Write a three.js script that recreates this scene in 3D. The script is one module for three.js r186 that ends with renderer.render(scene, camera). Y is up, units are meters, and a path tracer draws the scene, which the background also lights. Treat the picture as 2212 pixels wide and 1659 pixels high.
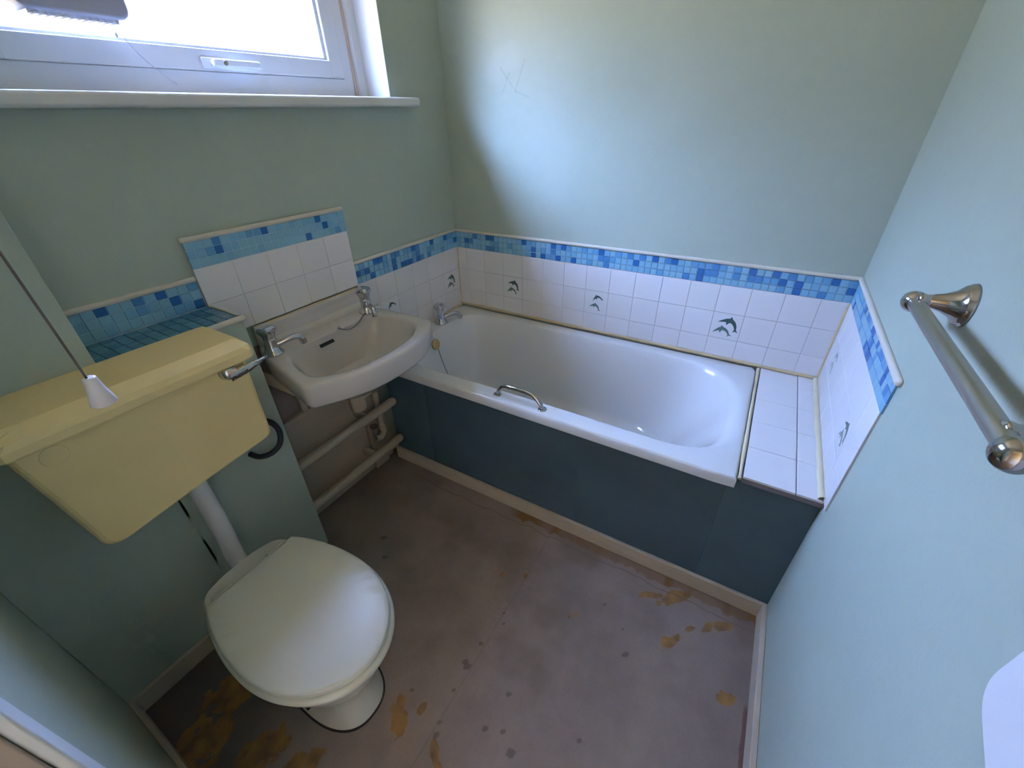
import * as THREE from 'three';
import { RoundedBoxGeometry } from 'three/addons/geometries/RoundedBoxGeometry.js';
import { mergeGeometries, mergeVertices, toCreasedNormals } from 'three/addons/utils/BufferGeometryUtils.js';
import { ImprovedNoise } from 'three/addons/math/ImprovedNoise.js';
import { RectAreaLightUniformsLib } from 'three/addons/lights/RectAreaLightUniformsLib.js';

// ---------------------------------------------------------------- camera, sky, light, exposure
const scene = new THREE.Scene();
const CAM = new THREE.Vector3(-0.2586, 1.4242, 1.3713), YAW = 1.0344, PITCH = -0.5629, ROLL = -0.017, FOCAL = 903.68;
const camera = new THREE.PerspectiveCamera(2 * Math.atan(829.5 / FOCAL) * 180 / Math.PI, 2212 / 1659, 0.02, 200);
camera.position.copy(CAM);
camera.rotation.order = 'YXZ';
camera.rotation.set(PITCH, -YAW, ROLL);

function skyTexture() {
  const W = 256, H = 128, d = new Float32Array(W * H * 4), s = (x) => x * x * (3 - 2 * x);
  for (let r = 0; r < H; r++) {
    const el = ((r + 0.5) / H - 0.5) * 180;
    const k = s(Math.min(1, Math.max(0, (el - 2) / 30)));
    const hor = [0.36, 0.31, 0.20], zen = [1.36, 2.05, 4.05], gnd = [0.54, 0.41, 0.20];
    for (let c = 0; c < W; c++) {
      const i = (r * W + c) * 4;
      for (let q = 0; q < 3; q++) d[i + q] = el < 0 ? gnd[q] : hor[q] * (1 - k) + zen[q] * k;
      d[i + 3] = 1;
    }
  }
  const t = new THREE.DataTexture(d, W, H, THREE.RGBAFormat, THREE.FloatType);
  t.mapping = THREE.EquirectangularReflectionMapping; t.magFilter = THREE.LinearFilter; t.needsUpdate = true;
  return t;
}
scene.background = skyTexture();
scene.backgroundIntensity = 30;

RectAreaLightUniformsLib.init();
const daylight = new THREE.RectAreaLight(new THREE.Color().setRGB(0.40, 0.90, 2.2), 1.2, 0.9, 0.34);   // daylight just outside the pane
daylight.position.set(0.57, 1.785, -0.2); daylight.lookAt(0.57, 1.2, 1.6); daylight.name = 'daylight';
scene.add(daylight);

const renderer = new THREE.WebGLRenderer({ antialias: true });
renderer.toneMapping = THREE.LinearToneMapping;
renderer.toneMappingExposure = 1.12;
renderer.shadowMap.enabled = true;

// ---------------------------------------------------------------- helpers
const V = (x, y, z) => new THREE.Vector3(x, y, z);
const used = {};
function numbered(n) { used[n] = (used[n] ?? -1) + 1; return used[n] ? n + '_' + String(used[n]).padStart(3, '0') : n; }
let seed = 1234567;
function rnd() { seed = (seed * 1664525 + 1013904223) >>> 0; return seed / 4294967296; }
const perlin = new ImprovedNoise();
const N3 = (x, y, z = 0) => perlin.noise(x + 31.7, y + 17.3, z + 5.1);
function fbm(x, y, z = 0, o = 4) { let a = 0, k = 0.5; for (let i = 0; i < o; i++) { a += k * N3(x, y, z + i * 7.7); x *= 2.03; y *= 2.03; k *= 0.5; } return a; }
const sstep = (a, b, x) => { const t = Math.min(1, Math.max(0, (x - a) / (b - a))); return t * t * (3 - 2 * t); };
const mix3 = (a, b, t) => [a[0] + (b[0] - a[0]) * t, a[1] + (b[1] - a[1]) * t, a[2] + (b[2] - a[2]) * t];

function thing(name, label, category, [x, y, z] = [0, 0, 0], group) {
  const o = new THREE.Group(); o.name = numbered(name); scene.add(o);
  o.position.set(x, y, z); o.userData = { label, category };
  if (group) o.userData.group = group;
  return o;
}
function mesh(name, geo, mat, parent, label) {
  const m = new THREE.Mesh(geo, mat); m.name = parent === scene ? numbered(name) : numbered(name);
  if (label) m.userData.label = label;
  parent.add(m); return m;
}
function struct(name, geo, mat, label) { const m = mesh(name, geo, mat, scene, label); m.userData.kind = 'structure'; return m; }
function group(name, parent, label) { const g = new THREE.Group(); g.name = numbered(name); if (label) g.userData.label = label; parent.add(g); return g; }

// uv in metres by the face's main direction
function metres(g) {
  g = g.index ? g.toNonIndexed() : g;
  if (!g.attributes.normal) g.computeVertexNormals();
  const p = g.attributes.position, uv = new Float32Array(p.count * 2), a = V(), b = V(), c = V();
  for (let i = 0; i < p.count; i += 3) {
    a.fromBufferAttribute(p, i); b.fromBufferAttribute(p, i + 1); c.fromBufferAttribute(p, i + 2);
    const n = b.clone().sub(a).cross(c.clone().sub(a)), ax = Math.abs(n.x), ay = Math.abs(n.y), az = Math.abs(n.z);
    for (const [k, q] of [[i, a], [i + 1, b], [i + 2, c]]) {
      const [u, v] = ay >= ax && ay >= az ? [q.x, q.z] : ax >= az ? [q.z, q.y] : [q.x, q.y];
      uv[k * 2] = u; uv[k * 2 + 1] = v;
    }
  }
  g.setAttribute('uv', new THREE.BufferAttribute(uv, 2));
  return g;
}
// box between two corners, edges rounded by r
function bx(x0, y0, z0, x1, y1, z1, r = 0) {
  const w = x1 - x0, h = y1 - y0, d = z1 - z0;
  const g = r > 0 ? new RoundedBoxGeometry(w, h, d, 2, Math.min(r, w / 2.01, h / 2.01, d / 2.01)) : new THREE.BoxGeometry(w, h, d);
  g.translate((x0 + x1) / 2, (y0 + y1) / 2, (z0 + z1) / 2);
  return metres(g);
}
const merge = (gs) => mergeGeometries(gs.map((g) => { g = g.index ? g.toNonIndexed() : g; for (const n of Object.keys(g.attributes)) if (!['position', 'normal', 'uv'].includes(n)) g.deleteAttribute(n); return g; }));
const lathe = (pts, seg = 40) => new THREE.LatheGeometry(pts.map(([r, y]) => new THREE.Vector2(r, y)), seg);
const tube = (pts, r, seg = 40, rs = 14, closed = false) => new THREE.TubeGeometry(new THREE.CatmullRomCurve3(pts.map((p) => p.isVector3 ? p : V(...p)), closed, 'centripetal'), seg, r, rs, closed);
function cyl(a, b, r, r2 = r, seg = 24) {
  const A = V(...a), B = V(...b), L = A.distanceTo(B), g = new THREE.CylinderGeometry(r2, r, L, seg);
  g.translate(0, L / 2, 0);
  g.applyQuaternion(new THREE.Quaternion().setFromUnitVectors(V(0, 1, 0), B.clone().sub(A).normalize()));
  g.translate(A.x, A.y, A.z); return g;
}
// polygon with rounded corners -> dense [x, z] list
function roundPoly(pts, rad, n = 8) {
  const out = [], m = pts.length;
  for (let i = 0; i < m; i++) {
    const p = pts[i], a = pts[(i + m - 1) % m], b = pts[(i + 1) % m], r = Array.isArray(rad) ? rad[i] : rad;
    const la = Math.hypot(a[0] - p[0], a[1] - p[1]), lb = Math.hypot(b[0] - p[0], b[1] - p[1]), t = Math.min(r, la * 0.49, lb * 0.49);
    if (t < 1e-5) { out.push(p); continue; }
    const s = [p[0] + (a[0] - p[0]) * t / la, p[1] + (a[1] - p[1]) * t / la], e = [p[0] + (b[0] - p[0]) * t / lb, p[1] + (b[1] - p[1]) * t / lb];
    for (let k = 0; k <= n; k++) { const u = k / n, q = [s[0] + (p[0] - s[0]) * u, s[1] + (p[1] - s[1]) * u], w = [p[0] + (e[0] - p[0]) * u, p[1] + (e[1] - p[1]) * u]; out.push([q[0] + (w[0] - q[0]) * u, q[1] + (w[1] - q[1]) * u]); }
  }
  return out;
}
// a contour seen from a centre: radius at n even angles
function polar(poly, [cx, cz], n) {
  const out = [];
  for (let k = 0; k < n; k++) {
    const a = k / n * Math.PI * 2, dx = Math.cos(a), dz = Math.sin(a); let best = 0;
    for (let i = 0; i < poly.length; i++) {
      const p = poly[i], q = poly[(i + 1) % poly.length], ex = q[0] - p[0], ez = q[1] - p[1], det = dx * -ez + ex * dz;
      if (Math.abs(det) < 1e-12) continue;
      const px = p[0] - cx, pz = p[1] - cz, t = (px * -ez + ex * pz) / det, s = (dx * pz - dz * px) / det;
      if (s >= -1e-6 && s <= 1 + 1e-6 && t > best) best = t;
    }
    out.push([cx + dx * best, cz + dz * best]);
  }
  return out;
}
// skin over rings of equal length; each ring = array of Vector3; ends closed where asked
function skin(rings, { start = false, end = false, crease = 0.7, flip = false } = {}) {
  const n = rings[0].length, pos = [], idx = [];
  rings.forEach((r) => r.forEach((p) => pos.push(p.x, p.y, p.z)));
  const tri = (a, b, c) => flip ? idx.push(a, c, b) : idx.push(a, b, c);
  for (let j = 0; j < rings.length - 1; j++) for (let i = 0; i < n; i++) { const a = j * n + i, b = j * n + (i + 1) % n, c = a + n, d = b + n; tri(a, c, b); tri(b, c, d); }
  const cap = (j, rev) => { const c = rings[j].reduce((s, p) => s.add(p), V()).divideScalar(n), at = pos.length / 3; pos.push(c.x, c.y, c.z); for (let i = 0; i < n; i++) { const a = j * n + i, b = j * n + (i + 1) % n; rev ? tri(at, a, b) : tri(at, b, a); } };
  if (start) cap(0, true); if (end) cap(rings.length - 1, false);
  const g = new THREE.BufferGeometry();
  g.setAttribute('position', new THREE.Float32BufferAttribute(pos, 3)); g.setIndex(idx);
  return metres(toCreasedNormals(g, crease));
}
const ring = (poly, y) => poly.map(([x, z], i) => V(x, typeof y === 'function' ? y(x, z) : y, z));
const shrink = (poly, [cx, cz], d) => poly.map(([x, z]) => { const l = Math.hypot(x - cx, z - cz), k = Math.max(0, l - d) / l; return [cx + (x - cx) * k, cz + (z - cz) * k]; });
const scaleTo = (poly, [cx, cz], sx, sz, ox = 0, oz = 0) => poly.map(([x, z]) => [cx + ox + (x - cx) * sx, cz + oz + (z - cz) * sz]);

// ---------------------------------------------------------------- textures and materials
function tex(w, h, f, srgb = false) {
  const d = new Uint8Array(w * h * 4);
  for (let y = 0; y < h; y++) for (let x = 0; x < w; x++) { const c = f((x + 0.5) / w, (y + 0.5) / h), i = (y * w + x) * 4; d[i] = Math.max(0, Math.min(255, c[0] * 255)); d[i + 1] = Math.max(0, Math.min(255, c[1] * 255)); d[i + 2] = Math.max(0, Math.min(255, c[2] * 255)); d[i + 3] = 255; }
  const t = new THREE.DataTexture(d, w, h, THREE.RGBAFormat); t.wrapS = t.wrapT = THREE.RepeatWrapping; t.magFilter = THREE.LinearFilter; t.minFilter = THREE.LinearMipmapLinearFilter; t.generateMipmaps = true;
  if (srgb) t.colorSpace = THREE.SRGBColorSpace;
  t.needsUpdate = true; return t;
}
const toS = (l) => l <= 0.0031308 ? l * 12.92 : 1.055 * Math.pow(l, 1 / 2.4) - 0.055;
const lin = (r, g, b) => new THREE.Color().setRGB(r, g, b);
// a map that covers one metre-uv rectangle
function over(t, x0, y0, w, h) { t.repeat.set(1 / w, 1 / h); t.offset.set(-x0 / w, -y0 / h); return t; }
const std = (c, o = {}) => new THREE.MeshPhysicalMaterial({ color: c, roughness: 0.5, ...o });

const PAINT = [0.455, 0.525, 0.435];
const rollerBump = tex(512, 512, (u, v) => { const a = 0.5 + 0.5 * (fbm(u * 60, v * 60, 1, 2) + 0.35 * fbm(u * 8, v * 8, 3, 3)); return [a, a, a]; });
rollerBump.repeat.set(2, 2);
// wall paint with faint roller tone; extra(u, v in metres) adds scuffs and filler
function paintMat(x0, y0, w, h, extra, base = PAINT) {
  const t = tex(640, 640, (u, v) => {
    const X = x0 + u * w, Y = y0 + v * h, k = 1 + 0.05 * fbm(X * 3, Y * 3, 2, 4) + 0.03 * fbm(X * 25, Y * 25, 8, 2);
    let c = [base[0] * k, base[1] * k, base[2] * k];
    if (extra) c = extra(X, Y, c);
    return c.map(toS);
  }, true);
  over(t, x0, y0, w, h);
  return new THREE.MeshPhysicalMaterial({ map: t, roughness: 0.42, specularIntensity: 0.5, bumpMap: rollerBump, bumpScale: 0.0006 });
}
const blob = (X, Y, x, y, rx, ry, a = 0) => { const c = Math.cos(a), s = Math.sin(a), dx = X - x, dy = Y - y, p = (dx * c + dy * s) / rx, q = (-dx * s + dy * c) / ry; return p * p + q * q; };
const paintPlain = paintMat(-0.5, 0, 2.2, 2.4);
const paintBath = paintMat(-0.1, 0, 1.9, 2.4, (X, Y, c) => {        // X is z along the wall
  let f = 0;
  for (const [x, y, rx, ry, a, k] of [[0.30, 1.62, 0.09, 0.05, 0.5, 0.14], [0.52, 1.30, 0.12, 0.2, 0.2, 0.08], [1.0, 1.5, 0.2, 0.12, 0.6, 0.05]]) {
    const d = blob(X, Y, x, y, rx, ry, a) * (1 + 0.9 * fbm(X * 14, Y * 14, 4, 3)); f = Math.max(f, k * (1 - sstep(0.1, 1.6, d)));
  }
  c = mix3(c, [0.66, 0.74, 0.74], f);
  for (const [x0, y0, x1, y1] of [[0.29, 1.60, 0.36, 1.52], [0.36, 1.52, 0.42, 1.50], [0.33, 1.58, 0.30, 1.52], [0.40, 1.62, 0.36, 1.53]]) {
    const L = Math.hypot(x1 - x0, y1 - y0), t = Math.max(0, Math.min(1, ((X - x0) * (x1 - x0) + (Y - y0) * (y1 - y0)) / L / L)), d = Math.hypot(X - x0 - t * (x1 - x0), Y - y0 - t * (y1 - y0)) + 0.003 * N3(X * 60, Y * 60, 3);
    c = mix3(c, [0.26, 0.28, 0.24], 0.3 * (1 - sstep(0.0008, 0.003, d)));
  }
  return c;
});
const whitePaint = std(lin(0.74, 0.76, 0.76), { roughness: 0.35, bumpMap: rollerBump, bumpScale: 0.0003 });
const cream = std(lin(0.62, 0.54, 0.42), { roughness: 0.5, map: tex(256, 256, (u, v) => { const k = 0.9 + 0.16 * fbm(u * 6, v * 30, 9, 3); return [toS(k), toS(k * 0.98), toS(k * 0.95)]; }, true), bumpMap: rollerBump, bumpScale: 0.0004 });
const upvc = std(lin(0.72, 0.74, 0.78), { roughness: 0.28 });
const tileWhite = [0, 1, 2].map((k) => std(lin(0.82 + 0.02 * k, 0.82 + 0.015 * k, 0.82 + 0.02 * k), { roughness: 0.16, specularIntensity: 0.8 }));
const tileShelf = std(lin(0.86, 0.86, 0.86), { roughness: 0.2 });
const grout = std(lin(0.60, 0.58, 0.56), { roughness: 0.9 });
const groutBlue = std(lin(0.40, 0.62, 0.76), { roughness: 0.9 });
const MOSAIC = [[0.26, 0.52, 0.68], [0.22, 0.48, 0.68], [0.14, 0.37, 0.62], [0.08, 0.26, 0.54], [0.03, 0.15, 0.42]].map((c) => std(lin(...c), { roughness: 0.18, specularIntensity: 0.7 }));
const MOSAIC_SHELF = [[0.11, 0.29, 0.38], [0.10, 0.26, 0.37], [0.075, 0.22, 0.34]].map((c) => std(lin(...c), { roughness: 0.22 }));
const sealMat = std(lin(0.70, 0.57, 0.36), { roughness: 0.55, map: tex(128, 128, (u, v) => { const k = 0.85 + 0.35 * fbm(u * 9, v * 9, 2, 3); return [toS(Math.min(1, k)), toS(Math.min(1, k * 0.97)), toS(Math.min(1, k * 0.9))]; }, true) });
const sealPale = std(lin(0.76, 0.67, 0.46), { roughness: 0.5 });
const acrylic = std(lin(0.80, 0.82, 0.82), { roughness: 0.2, clearcoat: 0.6, clearcoatRoughness: 0.06 });
const china = std(lin(0.62, 0.585, 0.545), { roughness: 0.16, clearcoat: 0.5, clearcoatRoughness: 0.05 });
const toiletWhite = std(lin(0.66, 0.66, 0.59), { roughness: 0.2, clearcoat: 0.3, clearcoatRoughness: 0.1 });
const seatWhite = std(lin(0.65, 0.66, 0.57), { roughness: 0.3 });
const yellow = std(lin(0.93, 0.73, 0.33), { roughness: 0.38, map: tex(256, 256, (u, v) => { const k = 0.93 + 0.1 * fbm(u * 5, v * 5, 6, 4); return [toS(k), toS(k), toS(k)]; }, true) });
const chrome = std(lin(0.60, 0.59, 0.61), { metalness: 1, roughness: 0.12 });
const chromeDull = std(lin(0.62, 0.60, 0.58), { metalness: 1, roughness: 0.28 });
const chainMat = std(lin(0.28, 0.26, 0.26), { metalness: 0.7, roughness: 0.4 });
const blackRubber = std(lin(0.025, 0.025, 0.03), { roughness: 0.6 });
const pipeCream = std(lin(0.52, 0.43, 0.31), { roughness: 0.55, bumpMap: rollerBump, bumpScale: 0.0004 });
const whitePlastic = std(lin(0.78, 0.78, 0.80), { roughness: 0.35 });
const tan = std(lin(0.52, 0.36, 0.12), { roughness: 0.45, metalness: 0.2 });
const plaster = std(lin(0.36, 0.27, 0.22), { roughness: 0.95, map: tex(256, 256, (u, v) => { const k = 0.8 + 0.5 * fbm(u * 6, v * 6, 4, 5); return [toS(k), toS(k), toS(k)].map((q) => Math.min(1, q)); }, true) });
const board = std(lin(0.50, 0.395, 0.285), { roughness: 0.7, map: tex(256, 256, (u, v) => { const k = 0.92 + 0.16 * fbm(u * 4, v * 14, 5, 4); return [toS(k), toS(k), toS(k)].map((q) => Math.min(1, q)); }, true) });
const wood = std(lin(0.30, 0.20, 0.12), { roughness: 0.7 });
const dark = std(lin(0.012, 0.012, 0.015), { roughness: 0.8 });
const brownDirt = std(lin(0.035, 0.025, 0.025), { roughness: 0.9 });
const dolphinInk = std(lin(0.035, 0.085, 0.075), { roughness: 0.3 }), dolphinPale = std(lin(0.10, 0.18, 0.16), { roughness: 0.3 });
const panelTex = (k, sd) => tex(256, 256, (u, v) => { const q = k * (1 + 0.3 * fbm(u * 5, v * 5, sd, 5)); return [toS(0.070 * q), toS(0.112 * q), toS(0.136 * q)]; }, true);
const panelBlue = std(0xffffff, { map: panelTex(1.0, 2), roughness: 0.5 });
const panelPatch = std(0xffffff, { map: panelTex(1.22, 12), roughness: 0.62, bumpMap: rollerBump, bumpScale: 0.001 });

// ---------------------------------------------------------------- dimensions
const XB = 1.511, ZR = 1.690, XL = -0.367, ZB = 0.170, XD = -0.029, XP = 0.297, YC = 2.35;     // bath wall, right wall, left wall, boxing face, boxing corner, boxing end, ceiling
const RIM = 0.561, XRIM = 0.790, XPAN = 0.826, ZBATH = 1.481, YM = 0.8736, YT = 0.9645, YLEDGE = 0.973;
const DZ0 = 0.888, DZ1 = 1.66, DH = 2.0;                                                     // door opening in the left wall

// ---------------------------------------------------------------- floor
const FX0 = -0.367, FZ0 = 0.0, FW = 1.25, FD = 1.69;
const stains = [[0.587, 1.439, 0.055, 0.02, 0.55], [0.51, 1.62, 0.035, 0.022, 0.8], [0.003, 0.821, 0.065, 0.028, -0.75], [0.748, 1.427, 0.07, 0.026, 0.7], [0.715, 1.35, 0.05, 0.014, 1.0], [0.522, 0.851, 0.014, 0.009, 0], [0.518, 1.148, 0.014, 0.01, 0], [0.50, 1.13, 0.009, 0.007, 0], [-0.006, 0.962, 0.03, 0.014, -0.8], [-0.03, 0.99, 0.035, 0.012, -1], [-0.192, 0.357, 0.10, 0.06, 0.5], [-0.249, 0.56, 0.09, 0.05, 0.2], [-0.313, 0.40, 0.08, 0.07, 0.2], [0.69, 1.54, 0.03, 0.014, 0.4], [0.66, 1.49, 0.022, 0.01, 0.7], [0.72, 1.58, 0.04, 0.018, 0.9], [0.05, 0.87, 0.02, 0.012, 0.2], [0.56, 0.93, 0.012, 0.008, 0.3], [-0.2, 0.68, 0.06, 0.03, 0.7]];
const spots = [[0.281, 0.92, 0.012], [0.203, 0.92, 0.018], [0.21, 0.905, 0.014], [0.099, 1.053, 0.014], [0.049, 0.934, 0.013], [0.204, 1.069, 0.014], [0.204, 1.287, 0.01], [0.07, 0.813, 0.01], [0.37, 0.95, 0.01], [0.40, 0.93, 0.009], [0.02, 0.945, 0.016], [0.13, 0.92, 0.01], [0.60, 1.22, 0.008], [0.55, 1.30, 0.006], [0.42, 0.35, 0.02], [0.36, 0.42, 0.016], [0.48, 1.33, 0.018], [0.12, 1.1, 0.012], [0.09, 1.14, 0.02]];
const floorTex = over(tex(1536, 1536, (u, v) => {
  const X = FX0 + u * FW, Z = FZ0 + v * FD, n = fbm(X * 5, Z * 5, 1, 5), n2 = fbm(X * 22, Z * 22, 3, 4), fine = fbm(X * 140, Z * 140, 7, 2);
  let c = [0.27, 0.205, 0.165];
  const k = 1 + 0.42 * n + 0.10 * n2 + 0.10 * fine; c = c.map((q) => q * k);
  c = mix3(c, [0.16, 0.115, 0.08], 0.55 * sstep(0.02, 0.3, fbm(X * 3.1 + 4, Z * 3.1, 11, 4)));
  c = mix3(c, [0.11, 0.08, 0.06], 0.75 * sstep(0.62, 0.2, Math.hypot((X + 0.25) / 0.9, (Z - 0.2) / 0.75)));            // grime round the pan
  for (const [x, z, rx, rz, a] of stains) {
    if (Math.abs(X - x) > 0.2 || Math.abs(Z - z) > 0.2) continue;
    const d = blob(X, Z, x, z, rx, rz, a) + 1.5 * fbm(X * 30, Z * 30, 5, 4), m = 1 - sstep(0.6, 0.85, d);
    c = mix3(c, [0.28 * (1 + n2), 0.140 * (1 + n2), 0.030], 0.88 * m);
  }
  const e = 0.806 - X + 0.02 * fbm(Z * 12, X * 4, 2, 3);                                                                // glue left along the bath panel
  const along = sstep(0.72, 0.78, Z + 0.03 * n2) * (0.6 + 0.4 * sstep(0.0, 0.12, fbm(Z * 7, 1.5, 6, 3) + 0.08));
  c = mix3(c, [0.20, 0.095, 0.02], 0.95 * along * (1 - sstep(0.024, 0.032, e + 0.03 * fbm(Z * 30, X * 20, 2, 3))));
  c = mix3(c, [0.17, 0.12, 0.08], 0.6 * (1 - sstep(0.001, 0.004, Math.abs(e - 0.052 + 0.004 * n2))) * sstep(0.1, 0.3, Z));
  for (const [x, z, r] of spots) { if (Math.abs(X - x) > 0.1 || Math.abs(Z - z) > 0.1) continue; const d = blob(X, Z, x, z, r * 0.85, r * 0.6, 0.8) + 1.3 * fbm(X * 45, Z * 45, 9, 3); c = mix3(c, [0.085, 0.060, 0.034], 0.55 * (1 - sstep(0.4, 0.9, d))); }
  c = mix3(c, [0.12, 0.09, 0.06], 0.2 * (1 - sstep(0.001, 0.005, Math.abs(Z - 0.932 + 0.004 * n))));                   // joint between two sheets
  c = mix3(c, [0.14, 0.06, 0.045], 0.8 * (1 - sstep(0.006, 0.010, 1.672 - Z + 0.004 * n2)) * (1 - sstep(0.5, 0.53, X)));
  return c.map(toS);
}, true), FX0, FZ0, FW, FD);
const floorBump = over(tex(512, 512, (u, v) => { const a = 0.5 + 0.5 * fbm(u * 60, v * 80, 2, 3); return [a, a, a]; }), FX0, FZ0, FW, FD);
struct('floor', bx(XL - 0.12, -0.08, -0.25, XB + 0.1, 0, ZR + 0.1), new THREE.MeshPhysicalMaterial({ map: floorTex, roughness: 0.75, bumpMap: floorBump, bumpScale: 0.0015 }));

// ---------------------------------------------------------------- walls, ceiling
const WX0 = 0.02, WX1 = 1.175, WY0 = 1.49, WY1 = 2.06;                      // window opening
const wallWindow = struct('wall_window', merge([
  bx(XL - 0.1, 0, -0.25, WX0, YC, 0), bx(WX1, 0, -0.25, XB + 0.1, YC, 0), bx(WX0, 0, -0.25, WX1, WY0, 0), bx(WX0, WY1, -0.25, WX1, YC, 0)]), paintPlain);
const wallBath = struct('wall_bath', bx(XB, 0, -0.25, XB + 0.12, YC, ZR + 0.1), paintBath);
const wallRight = struct('wall_right', bx(XL - 0.1, 0, ZR, XB + 0.12, YC, ZR + 0.1), paintPlain);
struct('wall_left', merge([bx(XL - 0.1, 0, -0.25, XL, YC, DZ0 - 0.02), bx(XL - 0.1, 0, DZ1 + 0.02, XL, YC, ZR + 0.1), bx(XL - 0.1, DH + 0.02, DZ0 - 0.02, XL, YC, DZ1 + 0.02)]), paintPlain);
struct('ceiling', bx(XL - 0.12, YC, -0.25, XB + 0.12, YC + 0.08, ZR + 0.1), std(lin(0.80, 0.75, 0.62), { roughness: 0.9 }));
// boxing behind the toilet: full height on the left, half height with a mosaic ledge on the right
const boxing = struct('wall_boxing', merge([bx(XL, 0, 0, XD, YC, ZB, 0.002), bx(XD - 0.01, 0, 0.001, XP, YLEDGE - 0.006, ZB, 0.002)]), paintPlain);
// landing seen through the door from other places
const landing = std(lin(0.66, 0.55, 0.40), { roughness: 0.9 });
struct('floor_landing', bx(-1.5, -0.08, 0.3, XL - 0.12, 0, 2.4), wood);
struct('ceiling_landing', bx(-1.6, YC, 0.2, XL - 0.12, YC + 0.08, 2.5), landing);
struct('wall_landing_far', bx(-1.6, 0, 0.2, -1.5, YC, 2.5), landing);
struct('wall_landing_back', bx(-1.5, 0, 0.2, XL - 0.1, YC, 0.3), landing);
struct('wall_landing_front', bx(-1.5, 0, 2.4, XL, YC, 2.5), landing);
// the landing has a window of its own, beyond the right wall of the bathroom
const LZ0 = 1.84, LZ1 = 2.36, LY0 = 0.55, LY1 = 2.15;
struct('wall_landing_side', merge([bx(XL - 0.1, 0, 1.79, XL, YC, LZ0), bx(XL - 0.1, 0, LZ1, XL, YC, 2.4), bx(XL - 0.1, 0, LZ0, XL, LY0, LZ1), bx(XL - 0.1, LY1, LZ0, XL, YC, LZ1)]), landing);
const win2 = struct('window_2', merge([bx(XL - 0.07, LY0, LZ0, XL - 0.02, LY1, LZ0 + 0.03, 0.004), bx(XL - 0.07, LY0, LZ1 - 0.03, XL - 0.02, LY1, LZ1, 0.004), bx(XL - 0.0695, LY0, LZ0 + 0.026, XL - 0.0205, LY0 + 0.03, LZ1 - 0.026, 0.004), bx(XL - 0.0695, LY1 - 0.03, LZ0 + 0.026, XL - 0.0205, LY1, LZ1 - 0.026, 0.004)]), whitePaint, 'white framed window on the landing');
mesh('pane', bx(XL - 0.046, LY0 + 0.028, LZ0 + 0.028, XL - 0.045, LY1 - 0.028, LZ1 - 0.028), new THREE.MeshPhysicalMaterial({ color: 0xffffff, transmission: 1, thickness: 0, roughness: 0.02, ior: 1.5 }), win2, 'clear glass pane');

// door frame: lining inside the opening, narrow white architrave on the wall face
const door = struct('door_1', merge([bx(XL - 0.1, 0, DZ0 - 0.02, XL, DH, DZ0, 0.002), bx(XL - 0.1, 0, DZ1, XL, DH, DZ1 + 0.02, 0.002), bx(XL - 0.1, DH, DZ0 - 0.02, XL, DH + 0.02, DZ1 + 0.02, 0.002)]), std(lin(0.34, 0.27, 0.2), { roughness: 0.6 }), 'brown painted door lining in the left wall');
for (const [z0, z1] of [[DZ0 - 0.045, DZ0 - 0.004], [DZ1 + 0.004, DZ1 + 0.029]]) mesh('architrave', bx(XL, 0, z0, XL + 0.012, DH + 0.045, z1, 0.004), whitePaint, door, 'narrow white architrave');
mesh('architrave', bx(XL, DH + 0.004, DZ0 - 0.004, XL + 0.012, DH + 0.045, DZ1 + 0.004, 0.004), whitePaint, door, 'narrow white architrave');
mesh('door_stop', merge([bx(XL - 0.06, 0, DZ0, XL - 0.03, DH, DZ0 + 0.012, 0.002), bx(XL - 0.06, DH - 0.012, DZ0, XL - 0.03, DH, DZ1, 0.002), bx(XL - 0.06, 0, DZ1 - 0.012, XL - 0.03, DH, DZ1, 0.002)]), board, door);

// baseboards
const SK = 0.067, ST = 0.014;
const skirt = (name, g) => struct(name, g, cream);
skirt('baseboard_bath', bx(XPAN - ST, 0, 0.06, XPAN, SK, ZR, 0.003));
skirt('baseboard_right', bx(DZ1 > 9 ? 0 : XL, 0, ZR - 0.016, XPAN - ST, SK + 0.003, ZR, 0.003));
skirt('baseboard_boxing', bx(XL, 0, ZB, -0.13, SK, ZB + ST, 0.003));
skirt('baseboard_left', bx(XL, 0, ZB + ST, XL + 0.012, SK, DZ0 - 0.046, 0.003));

// ---------------------------------------------------------------- tiles
// a glazed slab: front face at +z, edges chamfered, size w x h, thickness t
const slabCache = {};
function slab(w, h, t, b) {
  const key = [w.toFixed(4), h.toFixed(4), t, b].join();
  if (slabCache[key]) return slabCache[key];
  const x = w / 2, y = h / 2, p = [], q = (a, b2, c, d) => p.push(...a, ...b2, ...c, ...a, ...c, ...d);
  const o = [[-x, -y], [x, -y], [x, y], [-x, y]], i = [[-x + b, -y + b], [x - b, -y + b], [x - b, y - b], [-x + b, y - b]];
  q(...i.map((c) => [...c, t]));
  for (let k = 0; k < 4; k++) { const l = (k + 1) % 4; q([...o[k], t - b * 0.7], [...o[l], t - b * 0.7], [...i[l], t], [...i[k], t]); q([...o[k], 0], [...o[l], 0], [...o[l], t - b * 0.7], [...o[k], t - b * 0.7]); }
  const g = new THREE.BufferGeometry(); g.setAttribute('position', new THREE.Float32BufferAttribute(p, 3)); g.computeVertexNormals();
  return slabCache[key] = metres(g);
}
const basis = (U, W, Nn) => new THREE.Quaternion().setFromRotationMatrix(new THREE.Matrix4().makeBasis(V(...U), V(...W), V(...Nn)));
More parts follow.
